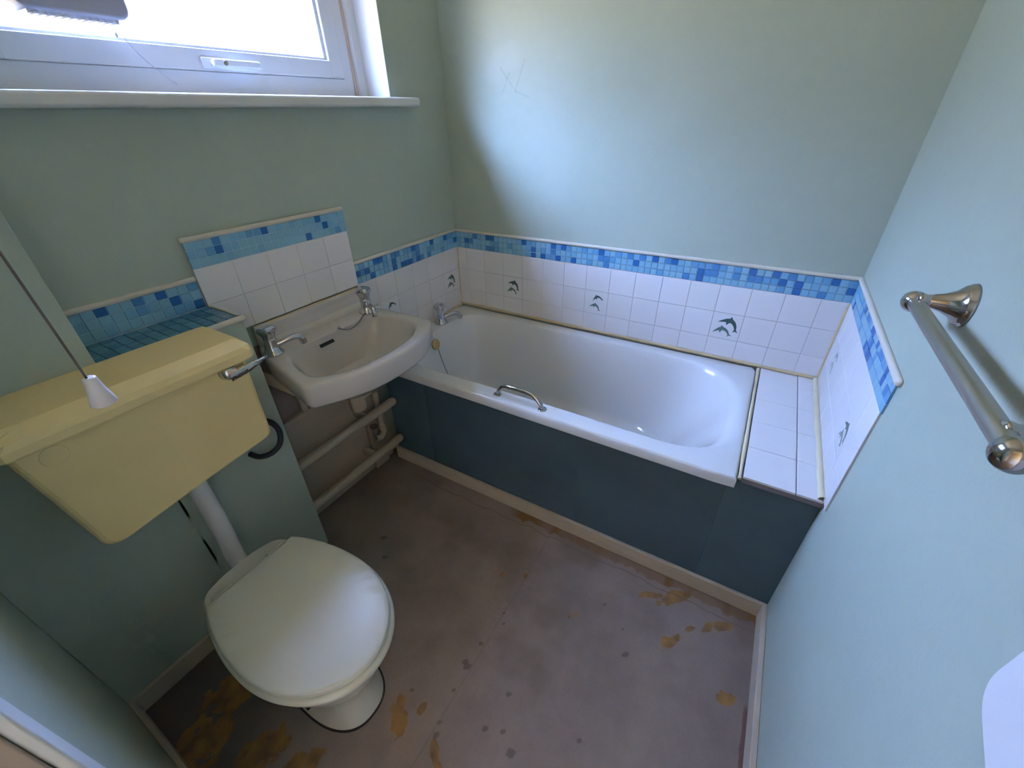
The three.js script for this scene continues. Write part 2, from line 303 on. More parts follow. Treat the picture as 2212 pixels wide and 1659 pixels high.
// frame: u runs along the wall, v up; at(u, v, d) = point d in front of the wall face
const FR = {
  bath: { q: basis([0, 0, 1], [0, 1, 0], [-1, 0, 0]), at: (u, v, d) => [XB - d, v, u] },
  window: { q: basis([1, 0, 0], [0, 1, 0], [0, 0, 1]), at: (u, v, d) => [u, v, d] },
  right: { q: basis([-1, 0, 0], [0, 1, 0], [0, 0, -1]), at: (u, v, d) => [u, v, ZR - d] },
  ledge: { q: basis([1, 0, 0], [0, 0, -1], [0, 1, 0]), at: (u, v, d) => [u, YLEDGE - 0.006 + d, v] },
};
FR.bath.q = basis([0, 0, 1], [0, 1, 0], [-1, 0, 0]);
function tileAt(name, parent, fr, u0, u1, v0, v1, t, b, mat, d = 0) {
  const gap = name === 'tile' ? 0.0006 : 0.0009;
  const m = mesh(name, slab(u1 - u0 - gap * 2, v1 - v0 - gap * 2, t, b), mat, parent);
  m.position.set(...fr.at((u0 + u1) / 2, (v0 + v1) / 2, d + (rnd() - 0.5) * 0.0004)); m.quaternion.copy(fr.q);
  m.rotateX((rnd() - 0.5) * 0.004); m.rotateY((rnd() - 0.5) * 0.004);
  return m;
}
const cuts = (a, b, at, p) => { const out = [a]; let x = at; while (x - p > a + 0.012) x -= p; while (x < a + 0.012) x += p; for (; x < b - 0.012; x += p) out.push(x); out.push(b); return out; };
const TT = 0.0055;
// two leaping dolphins printed on a tile; k picks the drawing
function dolphins(tile, k, s = 1) {
  const one = (pts, mat, x, y, sc, rot) => {
    const sh = new THREE.Shape(); sh.moveTo(...pts[0]); sh.splineThru(pts.slice(1).map((p) => new THREE.Vector2(...p)));
    const g = new THREE.ExtrudeGeometry(sh, { depth: 0.0003, bevelEnabled: false, curveSegments: 4 });
    g.rotateZ(rot); g.scale(sc, sc, 1); g.translate(x, y, TT + 0.0001); mesh('dolphin_print', metres(g), mat, tile, 'dark green dolphin printed on the tile');
  };
  // snout at left, tail at right, back arched
  const body = [[-0.030, -0.006], [-0.022, 0.002], [-0.010, 0.011], [-0.002, 0.014], [0.001, 0.020], [0.006, 0.014], [0.016, 0.007], [0.023, -0.004], [0.026, -0.015], [0.033, -0.021], [0.024, -0.020], [0.019, -0.024], [0.020, -0.014], [0.012, -0.003], [0.002, 0.001], [-0.005, -0.008], [-0.008, 0.000], [-0.018, -0.002], [-0.030, -0.006]];
  const set = [[[0.006, 0.018, 0.95, -0.2], [-0.008, -0.016, 0.8, 0.25]], [[0.004, 0.022, 0.7, 0.5], [-0.004, -0.018, 0.75, 0.0]], [[0.008, 0.016, 1.15, -0.15], [-0.012, -0.02, 0.95, 0.2]]][k];
  s *= 1.18; one(body, dolphinInk, set[0][0], set[0][1], set[0][2] * s, set[0][3]); one(body, dolphinPale, set[1][0], set[1][1], set[1][2] * s, set[1][3]);
}
// white tiling in three rows between the rim and the mosaic
function tiling(parent, fr, us, v0, deco, mirror) {
  const vs = [v0, 0.655, 0.7645, YM];
  for (let i = 0; i < us.length - 1; i++) for (let j = 0; j < 3; j++) {
    const m = tileAt('tile', parent, fr, us[i], us[i + 1], vs[j], vs[j + 1], TT, 0.001, tileWhite[Math.floor(rnd() * 3)]);
    const c = (us[i] + us[i + 1]) / 2;
    for (const [u, k] of deco) if (j === 1 && Math.abs(u - c) < 0.055) { dolphins(m, k); }
  }
}
// three-row mosaic border; dark squares come in runs
function mosaic(parent, fr, u0, u1, v0, rows, p, mats, share, d = 0, t = 0.005) {
  const n = Math.round((u1 - u0) / p), q = (u1 - u0) / n;
  for (let i = 0; i < n; i++) for (let j = 0; j < rows; j++) {
    const r = rnd(), k = mats.length === 5 ? (r < share ? 4 : r < share + 0.1 ? 3 : r < share + 0.24 ? 2 : r < share + 0.45 ? 1 : 0) : Math.floor(r * mats.length);
    tileAt('mosaic_tile', parent, fr, u0 + i * q, u0 + (i + 1) * q, v0 + j * p, v0 + (j + 1) * p, t, 0.0012, mats[k], d);
  }
}
// a bead of sealant from a to b, lumpy
function bead(parent, a, b, r, mat, label) {
  const L = V(...a).distanceTo(V(...b)), g = tube([a, b], 1, Math.max(12, Math.round(L / 0.02)), 8), A = V(...a), D = V(...b).sub(A).normalize(), p = g.attributes.position, v = V();
  for (let i = 0; i < p.count; i++) { v.fromBufferAttribute(p, i).sub(A); const s = v.dot(D), o = v.clone().addScaledVector(D, -s); v.copy(A).addScaledVector(D, s).addScaledVector(o, r * (1 + 0.45 * N3(s * 14, r * 900, a[0] * 9 + a[2] * 5))); p.setXYZ(i, v.x, v.y, v.z); }
  g.computeVertexNormals();
  return mesh('sealant', metres(g), mat, parent, label);
}
// cream half-round edging
function edging(parent, a, b, r, mat = edgeMat) { return mesh('edge_trim', metres(merge([cyl(a, b, r, r, 16), new THREE.SphereGeometry(r, 12, 8).translate(...a), new THREE.SphereGeometry(r, 12, 8).translate(...b)])), mat, parent, 'cream plastic edging'); }
const edgeMat = std(lin(0.70, 0.66, 0.56), { roughness: 0.45 });

const YMT = YM + 0.0765;
// bath wall
mesh('grout', bx(XB - 0.0035, RIM, 0, XB, YM, ZR), grout, wallBath);
mesh('grout', bx(XB - 0.003, YM, 0, XB, YMT + 0.004, ZR), groutBlue, wallBath);
tiling(wallBath, FR.bath, cuts(0.006, ZR - 0.006, 1.602, 0.11), RIM, [[0.337, 0], [0.777, 1], [1.327, 2]]);
mosaic(wallBath, FR.bath, 0.005, ZR - 0.005, YM, 3, 0.0255, MOSAIC, 0.15, 0.0005);
edging(wallBath, [XB - 0.004, YT - 0.007, 0.004], [XB - 0.004, YT - 0.007, ZR - 0.006], 0.0075);
bead(wallBath, [XB - 0.0055, RIM + 0.0092, 0.010], [XB - 0.0055, RIM + 0.0092, ZR - 0.009], 0.0072, sealMat, 'tan sealant along the bath rim');
bead(wallBath, [XB - 0.004, RIM + 0.004, 0.005], [XB - 0.004, YM, 0.005], 0.0058, sealMat, 'tan sealant in the corner');
bead(wallBath, [XB - 0.004, RIM + 0.004, ZR - 0.006], [XB - 0.004, YM - 0.002, ZR - 0.006], 0.0068, sealMat, 'tan sealant in the corner');
// window wall, right of the washbasin
const UX0 = 0.292, UX1 = 0.836;
mesh('grout', bx(UX1, RIM, 0, XB, YM, 0.0035), grout, wallWindow);
mesh('grout', bx(UX1, YM, 0, XB, YMT + 0.004, 0.003), groutBlue, wallWindow);
tiling(wallWindow, FR.window, cuts(UX1, XB - 0.006, 1.485, 0.11), RIM, [[1.43, 0], [0.99, 1]]);
mosaic(wallWindow, FR.window, UX1, XB - 0.005, YM, 3, 0.0255, MOSAIC, 0.13, 0.0005);
edging(wallWindow, [UX1 + 0.004, YT - 0.007, 0.004], [XB - 0.005, YT - 0.007, 0.004], 0.0075);
bead(wallWindow, [UX1, RIM - 0.001, 0.006], [XB - 0.006, RIM - 0.001, 0.006], 0.006, sealMat, 'tan sealant along the tap end of the bath');
// right wall above the tiled shelf
const RX0 = 0.777;
mesh('grout', bx(RX0, RIM, ZR - 0.0035, XB, YM, ZR), grout, wallRight);
mesh('grout', bx(RX0 - 0.004, YM, ZR - 0.003, XB, YMT + 0.004, ZR), groutBlue, wallRight);
tiling(wallRight, FR.right, cuts(RX0, XB - 0.006, 1.425, 0.11), RIM, [[1.37, 1], [0.93, 0]]);
mosaic(wallRight, FR.right, RX0 - 0.006, XB - 0.005, YM, 3, 0.0255, MOSAIC, 0.12, 0.0005);
edging(wallRight, [RX0 - 0.012, YT - 0.007, ZR - 0.004], [XB - 0.004, YT - 0.007, ZR - 0.004], 0.0085);
// splashback board above the washbasin
const splash = thing('splashback', 'raised tiled splashback behind the washbasin, white tiles under a blue mosaic strip', 'splashback', [0, 0, 0]);
mesh('backing_board', bx(UX0 + 0.003, 0.872, 0, UX1 - 0.001, 1.152, 0.008, 0.001), std(lin(0.6, 0.5, 0.38), { roughness: 0.8 }), splash, 'brown board edge');
mesh('grout', bx(UX0 + 0.001, 0.8735, 0.008, UX1 - 0.001, 1.082, 0.012), grout, splash);
mesh('grout', bx(UX0 + 0.001, 1.082, 0.008, UX1 - 0.001, 1.1555, 0.0118), groutBlue, splash);
for (let i = 0; i < 5; i++) for (let j = 0; j < 2; j++) { const w = (UX1 - UX0) / 5, ys = [0.873, 0.9775, 1.082]; tileAt('tile', splash, FR.window, UX0 + i * w, UX0 + (i + 1) * w, ys[j], ys[j + 1], TT, 0.001, tileWhite[Math.floor(rnd() * 3)], 0.008); }
mosaic(splash, FR.window, UX0, UX1, 1.0825, 3, 0.0245, MOSAIC, 0.06, 0.008);
edging(splash, [UX0 + 0.003, 1.1605, 0.010], [UX1 - 0.003, 1.1605, 0.010], 0.0075);
// mosaic band and ledge behind the cistern, on the boxing
mesh('grout', bx(XD, YLEDGE - 0.006, 0, UX0, 1.055, 0.003), groutBlue, boxing);
mesh('grout', bx(XD, YLEDGE - 0.007, 0.003, XP, YLEDGE - 0.0035, ZB - 0.004), std(lin(0.12, 0.27, 0.35), { roughness: 0.9 }), boxing);
mosaic(boxing, FR.window, XD - 0.001, UX0 - 0.002, YLEDGE + 0.001, 3, 0.0262, MOSAIC, 0.12, 0.0005);
mosaic(boxing, FR.ledge, XD + 0.001, XP - 0.004, 0.007, 6, 0.0262, MOSAIC_SHELF, 0.1, 0.0);
edging(boxing, [XD, 1.056, 0.004], [UX0 - 0.006, 1.056, 0.004], 0.0075);
edging(boxing, [XD + 0.01, YLEDGE - 0.006, ZB - 0.004], [XP + 0.004, YLEDGE - 0.006, ZB - 0.004], 0.0085);
bead(boxing, [XP, YLEDGE, 0.012], [XP, YLEDGE, ZB - 0.01], 0.003, sealPale);

// ---------------------------------------------------------------- window
const win = struct('window_1', (() => {
  const z0 = -0.195, z1 = -0.127, fx0 = WX0, fx1 = WX1, fb = 0.072, fs = 0.09;
  return merge([bx(fx0, WY0, z0, fx0 + fs, WY1, z1, 0.004), bx(fx1 - fs, WY0, z0, fx1, WY1, z1, 0.004), bx(fx0 + fs - 0.004, WY0, z0, fx1 - fs + 0.004, WY0 + fb, z1 - 0.0006, 0.002), bx(fx0 + fs - 0.004, WY1 - 0.06, z0, fx1 - fs + 0.004, WY1, z1 - 0.0006, 0.002)]);
})(), upvc, 'white plastic window frame');
{
  const sx0 = WX0 + 0.09, sx1 = WX1 - 0.09, sy0 = WY0 + 0.073, sy1 = WY1 - 0.061, s = 0.062, z0 = -0.19, z1 = -0.118;
  const bev = (g) => g;
  mesh('sash', merge([bx(sx0, sy0, z0, sx0 + s, sy1, z1, 0.006), bx(sx1 - s, sy0, z0, sx1, sy1, z1, 0.006), bx(sx0 + s - 0.004, sy0, z0, sx1 - s + 0.004, sy0 + 0.05, z1 - 0.0006, 0.003), bx(sx0 + s - 0.004, sy1 - 0.05, z0, sx1 - s + 0.004, sy1, z1 - 0.0006, 0.003)]), upvc, win);
  mesh('glazing_bead', merge([bx(sx0 + s, sy0 + 0.05, -0.16, sx0 + s + 0.012, sy1 - 0.05, -0.128, 0.003), bx(sx1 - s - 0.012, sy0 + 0.05, -0.16, sx1 - s, sy1 - 0.05, -0.128, 0.003), bx(sx0 + s, sy0 + 0.046, -0.16, sx1 - s, sy0 + 0.058, -0.128, 0.003), bx(sx0 + s, sy1 - 0.06, -0.16, sx1 - s, sy1 - 0.05, -0.128, 0.003)]), upvc, win);
  mesh('pane', bx(sx0 + s + 0.002, sy0 + 0.048, -0.154, sx1 - s - 0.002, sy1 - 0.048, -0.1535), new THREE.MeshPhysicalMaterial({ color: 0xffffff, transmission: 1, thickness: 0, roughness: 0.02, ior: 1.5 }), win, 'clear glass pane');
  const h = group('window_handle', win, 'white lever handle on the bottom of the sash');
  mesh('handle_plate', bx(0.575, 1.566, z1, 0.66, 1.594, z1 + 0.008, 0.004), upvc, h);
  mesh('handle_lever', merge([cyl([0.605, 1.58, z1 + 0.004], [0.605, 1.58, z1 + 0.03], 0.009), bx(0.592, 1.570, z1 + 0.022, 0.735, 1.590, z1 + 0.034, 0.006)]), upvc, h);
  mesh('handle_button', cyl([0.625, 1.58, z1 + 0.03], [0.625, 1.58, z1 + 0.037], 0.006), chromeDull, h);
}
mesh('frame_sealant', bx(WX1 - 0.05, WY0 + 0.01, -0.128, WX1 - 0.038, WY1, -0.1235, 0.002), std(lin(0.62, 0.47, 0.36), { roughness: 0.7 }), win, 'discoloured orange sealant line');
mesh('filler_strip', bx(WX1 - 0.038, WY0 + 0.01, -0.128, WX1 - 0.001, WY1, -0.108, 0.003), whitePaint, win);
mesh('reveal_lining', merge([bx(WX1 - 0.002, WY0 + 0.012, -0.126, WX1 + 0.002, WY1, 0.003, 0.001), bx(WX0 - 0.002, WY0 + 0.012, -0.126, WX0 + 0.002, WY1, 0.003, 0.001), bx(WX0, WY1 - 0.002, -0.126, WX1, WY1 + 0.002, 0.003, 0.001)]), whitePaint, win, 'white painted window reveal');
mesh('window_sill', bx(WX0 - 0.12 > XD + 0.002 ? WX0 - 0.12 : XD + 0.003, 1.472, -0.126, 1.289, 1.503, 0.052, 0.009), whitePaint, win, 'white sill board with rounded nose');

// the whole window leans a touch to the left
{ const px = WX1, py = 1.503, a = 0.0135; win.rotation.z = a; win.position.set(px - (px * Math.cos(a) - py * Math.sin(a)), py - (px * Math.sin(a) + py * Math.cos(a)), 0); }

// ---------------------------------------------------------------- extractor fan in the pane
{
  const f = thing('extractor_fan', 'grey plastic extractor fan set in the window pane with a pull cord', 'fan', [0.300, 1.713, -0.128]);
  const prof = roundPoly([[-0.094, -0.076], [0.096, -0.076], [0.094, 0.09], [-0.092, 0.09]], 0.02);
  const sh = new THREE.Shape(prof.map(([x, y]) => new THREE.Vector2(x, y)));
  const greyPlastic = std(lin(0.42, 0.42, 0.50), { roughness: 0.45 });
  mesh('body', metres(new THREE.ExtrudeGeometry(sh, { depth: 0.085, bevelEnabled: true, bevelSize: 0.006, bevelThickness: 0.006, bevelSegments: 3, curveSegments: 8 }).translate(0, 0, 0.006)), greyPlastic, f);
  const gr = group('grille', f, 'pale slatted grille under the fan');
  for (let i = 0; i < 13; i++) mesh('slat', bx(-0.08 + i * 0.0128, -0.0885, 0.006, -0.0735 + i * 0.0128, -0.080, 0.078, 0.001), whitePlastic, gr);
  mesh('cord', tube([[0.082, -0.078, 0.03], [0.083, -0.088, 0.031], [0.084, -0.097, 0.031]], 0.0012, 8, 6), whitePlastic, f);
  mesh('cord_weight', lathe([[0, -0.010], [0.002, -0.010], [0.0035, -0.006], [0.0022, 0], [0, 0.001]], 12).translate(0.084, -0.098, 0.031), whitePlastic, f);
  mesh('cable', tube([[0.093, -0.07, 0.02], [0.10, -0.11, 0.03], [0.128, -0.155, 0.04], [0.165, -0.185, 0.035], [0.182, -0.196, 0.03]], 0.0011, 30, 6), std(lin(0.4, 0.4, 0.45)), f, 'thin wire hanging over the sash');
}

// ---------------------------------------------------------------- bath
const NB = 160;
{
  const b = thing('bathtub', 'white bathtub fitted between the tiled walls, tan-stained at the edges', 'bathtub', [0, 0, 0]);
  const C = [1.15, 0.78], x0 = XRIM, x1 = XB - 0.0105, z0 = 0.0075, z1 = ZBATH - 0.001;
  const outer = polar(roundPoly([[x0, z0], [x1, z0], [x1, z1], [x0, z1]], [0.004, 0.004, 0.01, 0.008]), C, NB);
  const inner = polar(roundPoly([[0.862, 0.10], [1.425, 0.10], [1.445, 1.445], [0.857, 1.445]], [0.13, 0.13, 0.27, 0.19]), C, NB);
  const low = polar(roundPoly([[0.935, 0.175], [1.365, 0.175], [1.375, 1.20], [0.93, 1.20]], [0.13, 0.13, 0.2, 0.2]), C, NB);
  const mid = (t) => inner.map(([x, z], i) => [x + (low[i][0] - x) * t, z + (low[i][1] - z) * t]);
  const rings = [ring(shrink(outer, C, 0.02), 0.524), ring(outer, 0.524), ring(outer, 0.554), ring(shrink(outer, C, 0.004), 0.5595), ring(shrink(outer, C, 0.010), RIM), ring(shrink(inner, C, -0.012), RIM), ring(inner, 0.5595), ring(mid(0.05), 0.553), ring(mid(0.12), 0.535), ring(mid(0.25), 0.49), ring(mid(0.5), 0.40), ring(mid(0.75), 0.30), ring(mid(0.92), 0.225), ring(shrink(low, C, 0.02), 0.198), ring(shrink(low, C, 0.07), 0.186), ring(scaleTo(low, C, 0.4, 0.4), 0.180)];
  mesh('tub', skin(rings, { end: true, crease: 0.9, flip: true }), acrylic, b);
  // grab handle on the front rim
  const gh = tube([[0.828, 0.558, 0.662], [0.828, 0.580, 0.668], [0.826, 0.606, 0.690], [0.824, 0.612, 0.715], [0.823, 0.612, 0.79], [0.823, 0.606, 0.815], [0.823, 0.580, 0.842], [0.824, 0.558, 0.85]], 0.0078, 60, 14);
  mesh('grab_handle', metres(merge([gh, lathe([[0, 0.004], [0.014, 0.004], [0.016, 0.002], [0.016, 0]], 20).translate(0.828, RIM, 0.662), lathe([[0, 0.004], [0.014, 0.004], [0.016, 0.002], [0.016, 0]], 20).translate(0.824, RIM, 0.85)])), chrome, b, 'chrome grab handle on the front rim');
  mesh('overflow', metres(lathe([[0, 0.008], [0.012, 0.008], [0.024, 0.005], [0.027, 0], [0, 0]], 28).rotateX(Math.PI / 2 - 0.25).translate(1.105, 0.520, 0.139)), tan, b, 'tan round overflow with plug chain');
  mesh('plug_chain', tube([[1.106, 0.497, 0.15], [1.108, 0.46, 0.158], [1.112, 0.41, 0.168], [1.116, 0.37, 0.180], [1.12, 0.24, 0.21], [1.15, 0.192, 0.26]], 0.0022, 60, 6), chainMat, b);
  mesh('waste', metres(lathe([[0, 0.002], [0.03, 0.003], [0.035, 0], [0.035, -0.004]], 24).translate(1.15, 0.187, 0.32)), chrome, b);
  bead(b, [XRIM + 0.004, RIM + 0.0005, ZBATH + 0.0035], [XB - 0.016, RIM + 0.0005, ZBATH + 0.0035], 0.0052, sealPale, 'cream sealant between bath and shelf');
  tap(b, [1.246, RIM, 0.066], 0.75, 1.12); tap(b, [1.036, RIM, 0.066], 1.55, 1.12);
}
// pillar tap: flange, waisted body, spout along +x turned by a, capped head
function tap(parent, [x, y, z], a, s = 1, label) {
  const t = group('tap', parent, label ?? 'chrome pillar tap'); t.position.set(x, y, z); t.rotation.y = -a; t.scale.setScalar(s);
  mesh('tap_body', metres(lathe([[0.0, 0.0], [0.029, 0], [0.029, 0.004], [0.024, 0.010], [0.0200, 0.020], [0.0180, 0.034], [0.0190, 0.046], [0.0175, 0.052], [0.010, 0.056], [0, 0.057]], 32)), chrome, t);
  const sp = tube([[0.006, 0.026, 0], [0.028, 0.030, 0], [0.052, 0.036, 0], [0.070, 0.038, 0], [0.082, 0.033, 0], [0.087, 0.021, 0]], 0.0092, 40, 14), p = sp.attributes.position;
  mesh('tap_spout', metres(merge([sp, cyl([0.0868, 0.024, 0], [0.0885, 0.012, 0], 0.0105, 0.0105)])), chrome, t);
  const head = [[0, 0.046], [0.014, 0.046], [0.0175, 0.050], [0.0175, 0.057], [0.020, 0.066], [0.0250, 0.074], [0.0250, 0.084], [0.021, 0.090], [0.010, 0.093], [0, 0.0935]], hg = lathe(head, 48), hp = hg.attributes.position;
  for (let i = 0; i < hp.count; i++) { const X = hp.getX(i), Z = hp.getZ(i), Y = hp.getY(i), r = Math.hypot(X, Z), th = Math.atan2(Z, X), k = 1 + 0.10 * Math.cos(th * 4) * sstep(0.056, 0.07, Y) * (1 - sstep(0.088, 0.093, Y)); if (r > 1e-5) hp.setXYZ(i, X * k, Y, Z * k); }
  hg.computeVertexNormals();
  mesh('tap_head', metres(hg), chrome, t);
  return t;
}
// panel under the bath: main board and a rougher piece at each end
{
  const p = thing('bath_panel', 'dark blue-grey painted panel below the front rim of the bath', 'panel', [0, 0, 0]);
  mesh('panel_board', bx(XPAN, 0.0, 0.298, XPAN + 0.012, 0.523, 1.462, 0.001), panelBlue, p);
  mesh('panel_board', bx(XPAN - 0.0008, 0.0, 0.07, XPAN + 0.0112, 0.523, 0.2975, 0.001), panelPatch, p, 'rougher piece by the washbasin');
  mesh('panel_board', bx(XPAN - 0.0008, 0.0, 1.4625, XPAN + 0.0112, 0.523, ZR, 0.001), panelPatch, p, 'rougher patched piece by the right wall');
  mesh('panel_top', bx(XPAN - 0.004, 0.523, ZBATH + 0.012, XPAN + 0.02, 0.548, ZR, 0.002), panelBlue, p);
}
// tiled shelf at the foot of the bath
{
  const s = thing('tiled_shelf', 'white tiled shelf between the foot of the bath and the right wall', 'shelf', [0, 0, 0]);
  mesh('shelf_board', bx(XPAN - 0.018, 0.540, ZBATH + 0.0115, XB, 0.556, ZR), std(lin(0.22, 0.19, 0.2), { roughness: 0.8 }), s, 'dark edge under the tiles');
  const q = basis([0, 0, 1], [1, 0, 0], [0, 1, 0]), zs = [ZBATH + 0.0112, 1.6215, ZR - 0.005], xs = [0.807, 0.957, 1.107, 1.257, 1.407, XB - 0.004];
  const fr = { q, at: (u, v, d) => [v, 0.556 + d, u] };
  for (let i = 0; i < 2; i++) for (let j = 0; j < 5; j++) tileAt('tile', s, fr, zs[i] + (i ? 0.0008 : 0), zs[i + 1], xs[j], xs[j + 1], 0.007, 0.001, tileShelf);
  bead(s, [0.81, 0.565, ZR - 0.010], [XB - 0.008, 0.565, ZR - 0.010], 0.0105, sealPale, 'cream sealant along the right wall');
}

// ---------------------------------------------------------------- washbasin
{
  const w = thing('washbasin', 'white ceramic washbasin on the wall under the tiled splashback', 'washbasin', [0, 0, 0]);
  const C = [0.575, 0.25], Y = 0.80, n = 128;
  const outer = polar(roundPoly([[0.387, 0.002], [0.815, 0.002], [0.832, 0.12], [0.838, 0.375], [0.72, 0.452], [0.575, 0.470], [0.43, 0.452], [0.290, 0.372], [0.348, 0.10]], [0.006, 0.006, 0.05, 0.02, 0.07, 0.1, 0.07, 0.02, 0.05]), C, n);
  const inner = polar(roundPoly([[0.405, 0.135], [0.76, 0.140], [0.803, 0.25], [0.79, 0.345], [0.70, 0.408], [0.57, 0.425], [0.43, 0.408], [0.338, 0.340], [0.358, 0.22]], [0.05, 0.05, 0.06, 0.05, 0.07, 0.08, 0.07, 0.05, 0.06]), C, n);
  const B = [0.575, 0.24], low = polar(roundPoly([[0.47, 0.16], [0.68, 0.16], [0.70, 0.30], [0.575, 0.34], [0.45, 0.30]], 0.06), C, n);
  const mid = (t) => inner.map(([x, z], i) => [x + (low[i][0] - x) * t, z + (low[i][1] - z) * t]);
  const under = (t) => outer.map(([x, z], i) => { const k = low[i]; return [x + (k[0] - x) * t, Math.max(0.004, z + (k[1] - z) * t)]; });
  const small = polar(roundPoly([[0.54, 0.205], [0.61, 0.205], [0.61, 0.275], [0.54, 0.275]], 0.035), [0.575, 0.24], n);
  const rings = [ring(small, 0.615), ring(under(0.95), 0.635), ring(under(0.7), 0.665), ring(under(0.35), 0.705), ring(under(0.10), 0.722), ring(under(0.03), 0.7265), ring(outer, 0.734), ring(outer, Y - 0.012), ring(shrink(outer, C, 0.003), Y - 0.004), ring(shrink(outer, C, 0.009), Y + 0.0015), ring(shrink(outer, C, 0.018), Y + 0.002), ring(shrink(inner, C, -0.010), Y + 0.001), ring(inner, Y - 0.003), ring(mid(0.06), Y - 0.012), ring(mid(0.18), Y - 0.036), ring(mid(0.42), Y - 0.080), ring(mid(0.7), Y - 0.115), ring(mid(0.95), Y - 0.135), ring(scaleTo(low, C, 0.6, 0.6), Y - 0.143), ring(scaleTo(low, C, 0.2, 0.2), Y - 0.147)];
  mesh('bowl', skin(rings, { start: true, end: true, crease: 0.9, flip: true }), china, w);
  mesh('back_ledge', merge([bx(0.389, 0.79, 0.001, 0.813, 0.868, 0.026, 0.008), metres(new THREE.ExtrudeGeometry(new THREE.Shape([[0.02, 0.795], [0.06, 0.8], [0.042, 0.806], [0.031, 0.818], [0.026, 0.845], [0.02, 0.845]].map((p) => new THREE.Vector2(-p[0], p[1]))), { depth: 0.42, bevelEnabled: false }).rotateY(Math.PI / 2).translate(0.391, 0, 0))]), china, w);
  bead(w, [0.39, 0.867, 0.0185], [0.812, 0.867, 0.0185], 0.0042, sealMat, 'tan sealant above the basin');
  mesh('overflow_slot', bx(-0.029, -0.006, -0.0014, 0.029, 0.006, 0.0014, 0.0013).rotateX(-0.55).translate(0.541, 0.777, 0.151), dark, w, 'dark overflow slot');
  mesh('waste', metres(lathe([[0, 0.001], [0.022, 0.003], [0.026, 0], [0.026, -0.004]], 24).translate(0.575, Y - 0.146, 0.24)), chrome, w);
  tap(w, [0.380, Y + 0.001, 0.105], 0.45, 1.06); tap(w, [0.774, Y + 0.001, 0.108], 2.0, 1.06);
  const chain = [[0.752, 0.806, 0.125], [0.728, 0.807, 0.134], [0.702, 0.798, 0.143], [0.672, 0.789, 0.147], [0.642, 0.789, 0.148], [0.618, 0.798, 0.145], [0.611, 0.805, 0.139]];
  mesh('plug_chain', tube(chain, 0.0026, 50, 6), chainMat, w);
  mesh('chain_stay', metres(merge([new THREE.SphereGeometry(0.0065, 14, 10).translate(0.815, 0.822, 0.132), cyl([0.79, 0.816, 0.108], [0.815, 0.822, 0.132], 0.0035)])), chrome, w);
  mesh('chain_hook', new THREE.TorusGeometry(0.005, 0.0018, 8, 16).translate(0.611, 0.806, 0.138), chromeDull, w);
  // waste trap below
  mesh('waste_trap', metres(merge([cyl([0.585, 0.625, 0.24], [0.585, 0.575, 0.235], 0.024), lathe([[0, 0], [0.026, 0.002], [0.030, 0.012], [0.030, 0.085], [0.024, 0.098], [0, 0.10]], 24).translate(0.602, 0.455, 0.15), tube([[0.585, 0.59, 0.235], [0.59, 0.56, 0.21], [0.60, 0.545, 0.17], [0.602, 0.53, 0.15]], 0.02, 20, 14)])), pipeCream, w, 'cream painted waste trap');
  mesh('trap_nut', metres(lathe([[0.022, 0], [0.029, 0.002], [0.029, 0.02], [0.022, 0.022]], 10).translate(0.602, 0.545, 0.15)), whitePlastic, w, 'white plastic nut');
  for (const x of [0.33, 0.79]) mesh('bracket', bx(x, 0.705, 0.004, x + 0.025, 0.73, 0.24, 0.003), pipeCream, w);
}
// below the basin: bare plaster, a cream boarded lower part, pipes
mesh('bare_plaster', bx(XP, 0.487, 0, XPAN - 0.001, 0.80, 0.003), plaster, wallWindow, 'bare brown plaster under the basin');
{
  const lb = thing('boarding', 'cream painted boarding low on the wall under the washbasin', 'board', [0, 0, 0]);
  mesh('board_face', bx(XP, 0, 0, XPAN - 0.002, 0.478, 0.018, 0.002), board, lb);
  mesh('board_cap', bx(XP, 0.478, 0, 0.784, 0.49, 0.022, 0.003), pipeCream, lb);
  mesh('batten', bx(0.452, 0.49, 0.003, 0.474, 0.62, 0.02, 0.002), pipeCream, lb);
  mesh('corner_board', bx(0.70, 0.0, 0.018, 0.784, 0.62, 0.034, 0.003), board, lb);
}
const PG = 'horizontal cream pipes under the washbasin';
for (const [y, lab, bend] of [[0.351, 'upper of two cream painted pipes running along the wall under the washbasin', 0], [0.139, 'lower of two cream painted pipes running along the wall under the washbasin', 1]]) {
  const p = thing('pipe', lab, 'pipe', [0, y, 0.1], PG);
  mesh('pipe_run', metres(merge([cyl([XP - 0.04 + 0.042, 0, 0], [0.815, 0, 0], 0.019), new THREE.SphereGeometry(0.019, 20, 12).translate(0.812, 0, 0)])), pipeCream, p);
  mesh('pipe_clip', bx(0.66, -0.014, -0.082, 0.676, 0.014, -0.016, 0.002), pipeCream, p);
}
{
  const v = thing('supply_pipe', 'thin cream pipe rising behind the waste trap to the right basin tap', 'pipe', [0.762, 0, 0.056]);
  mesh('riser', metres(merge([cyl([0, 0.23, 0], [0, 0.685, 0], 0.012), cyl([0, 0.37, -0.001], [0, 0.42, -0.001], 0.015)])), pipeCream, v);
  mesh('elbow', tube([[0, 0.24, 0], [0, 0.20, 0.004], [-0.03, 0.185, 0.01], [-0.06, 0.20, 0.012]], 0.014, 20, 12), pipeCream, v);
  mesh('stop_valve', metres(merge([cyl([-0.055, 0.225, 0.012], [-0.055, 0.262, 0.016], 0.012), cyl([-0.055, 0.262, 0.016], [-0.055, 0.27, 0.018], 0.02, 0.02, 8)])), chromeDull, v, 'dark metal valve');
}

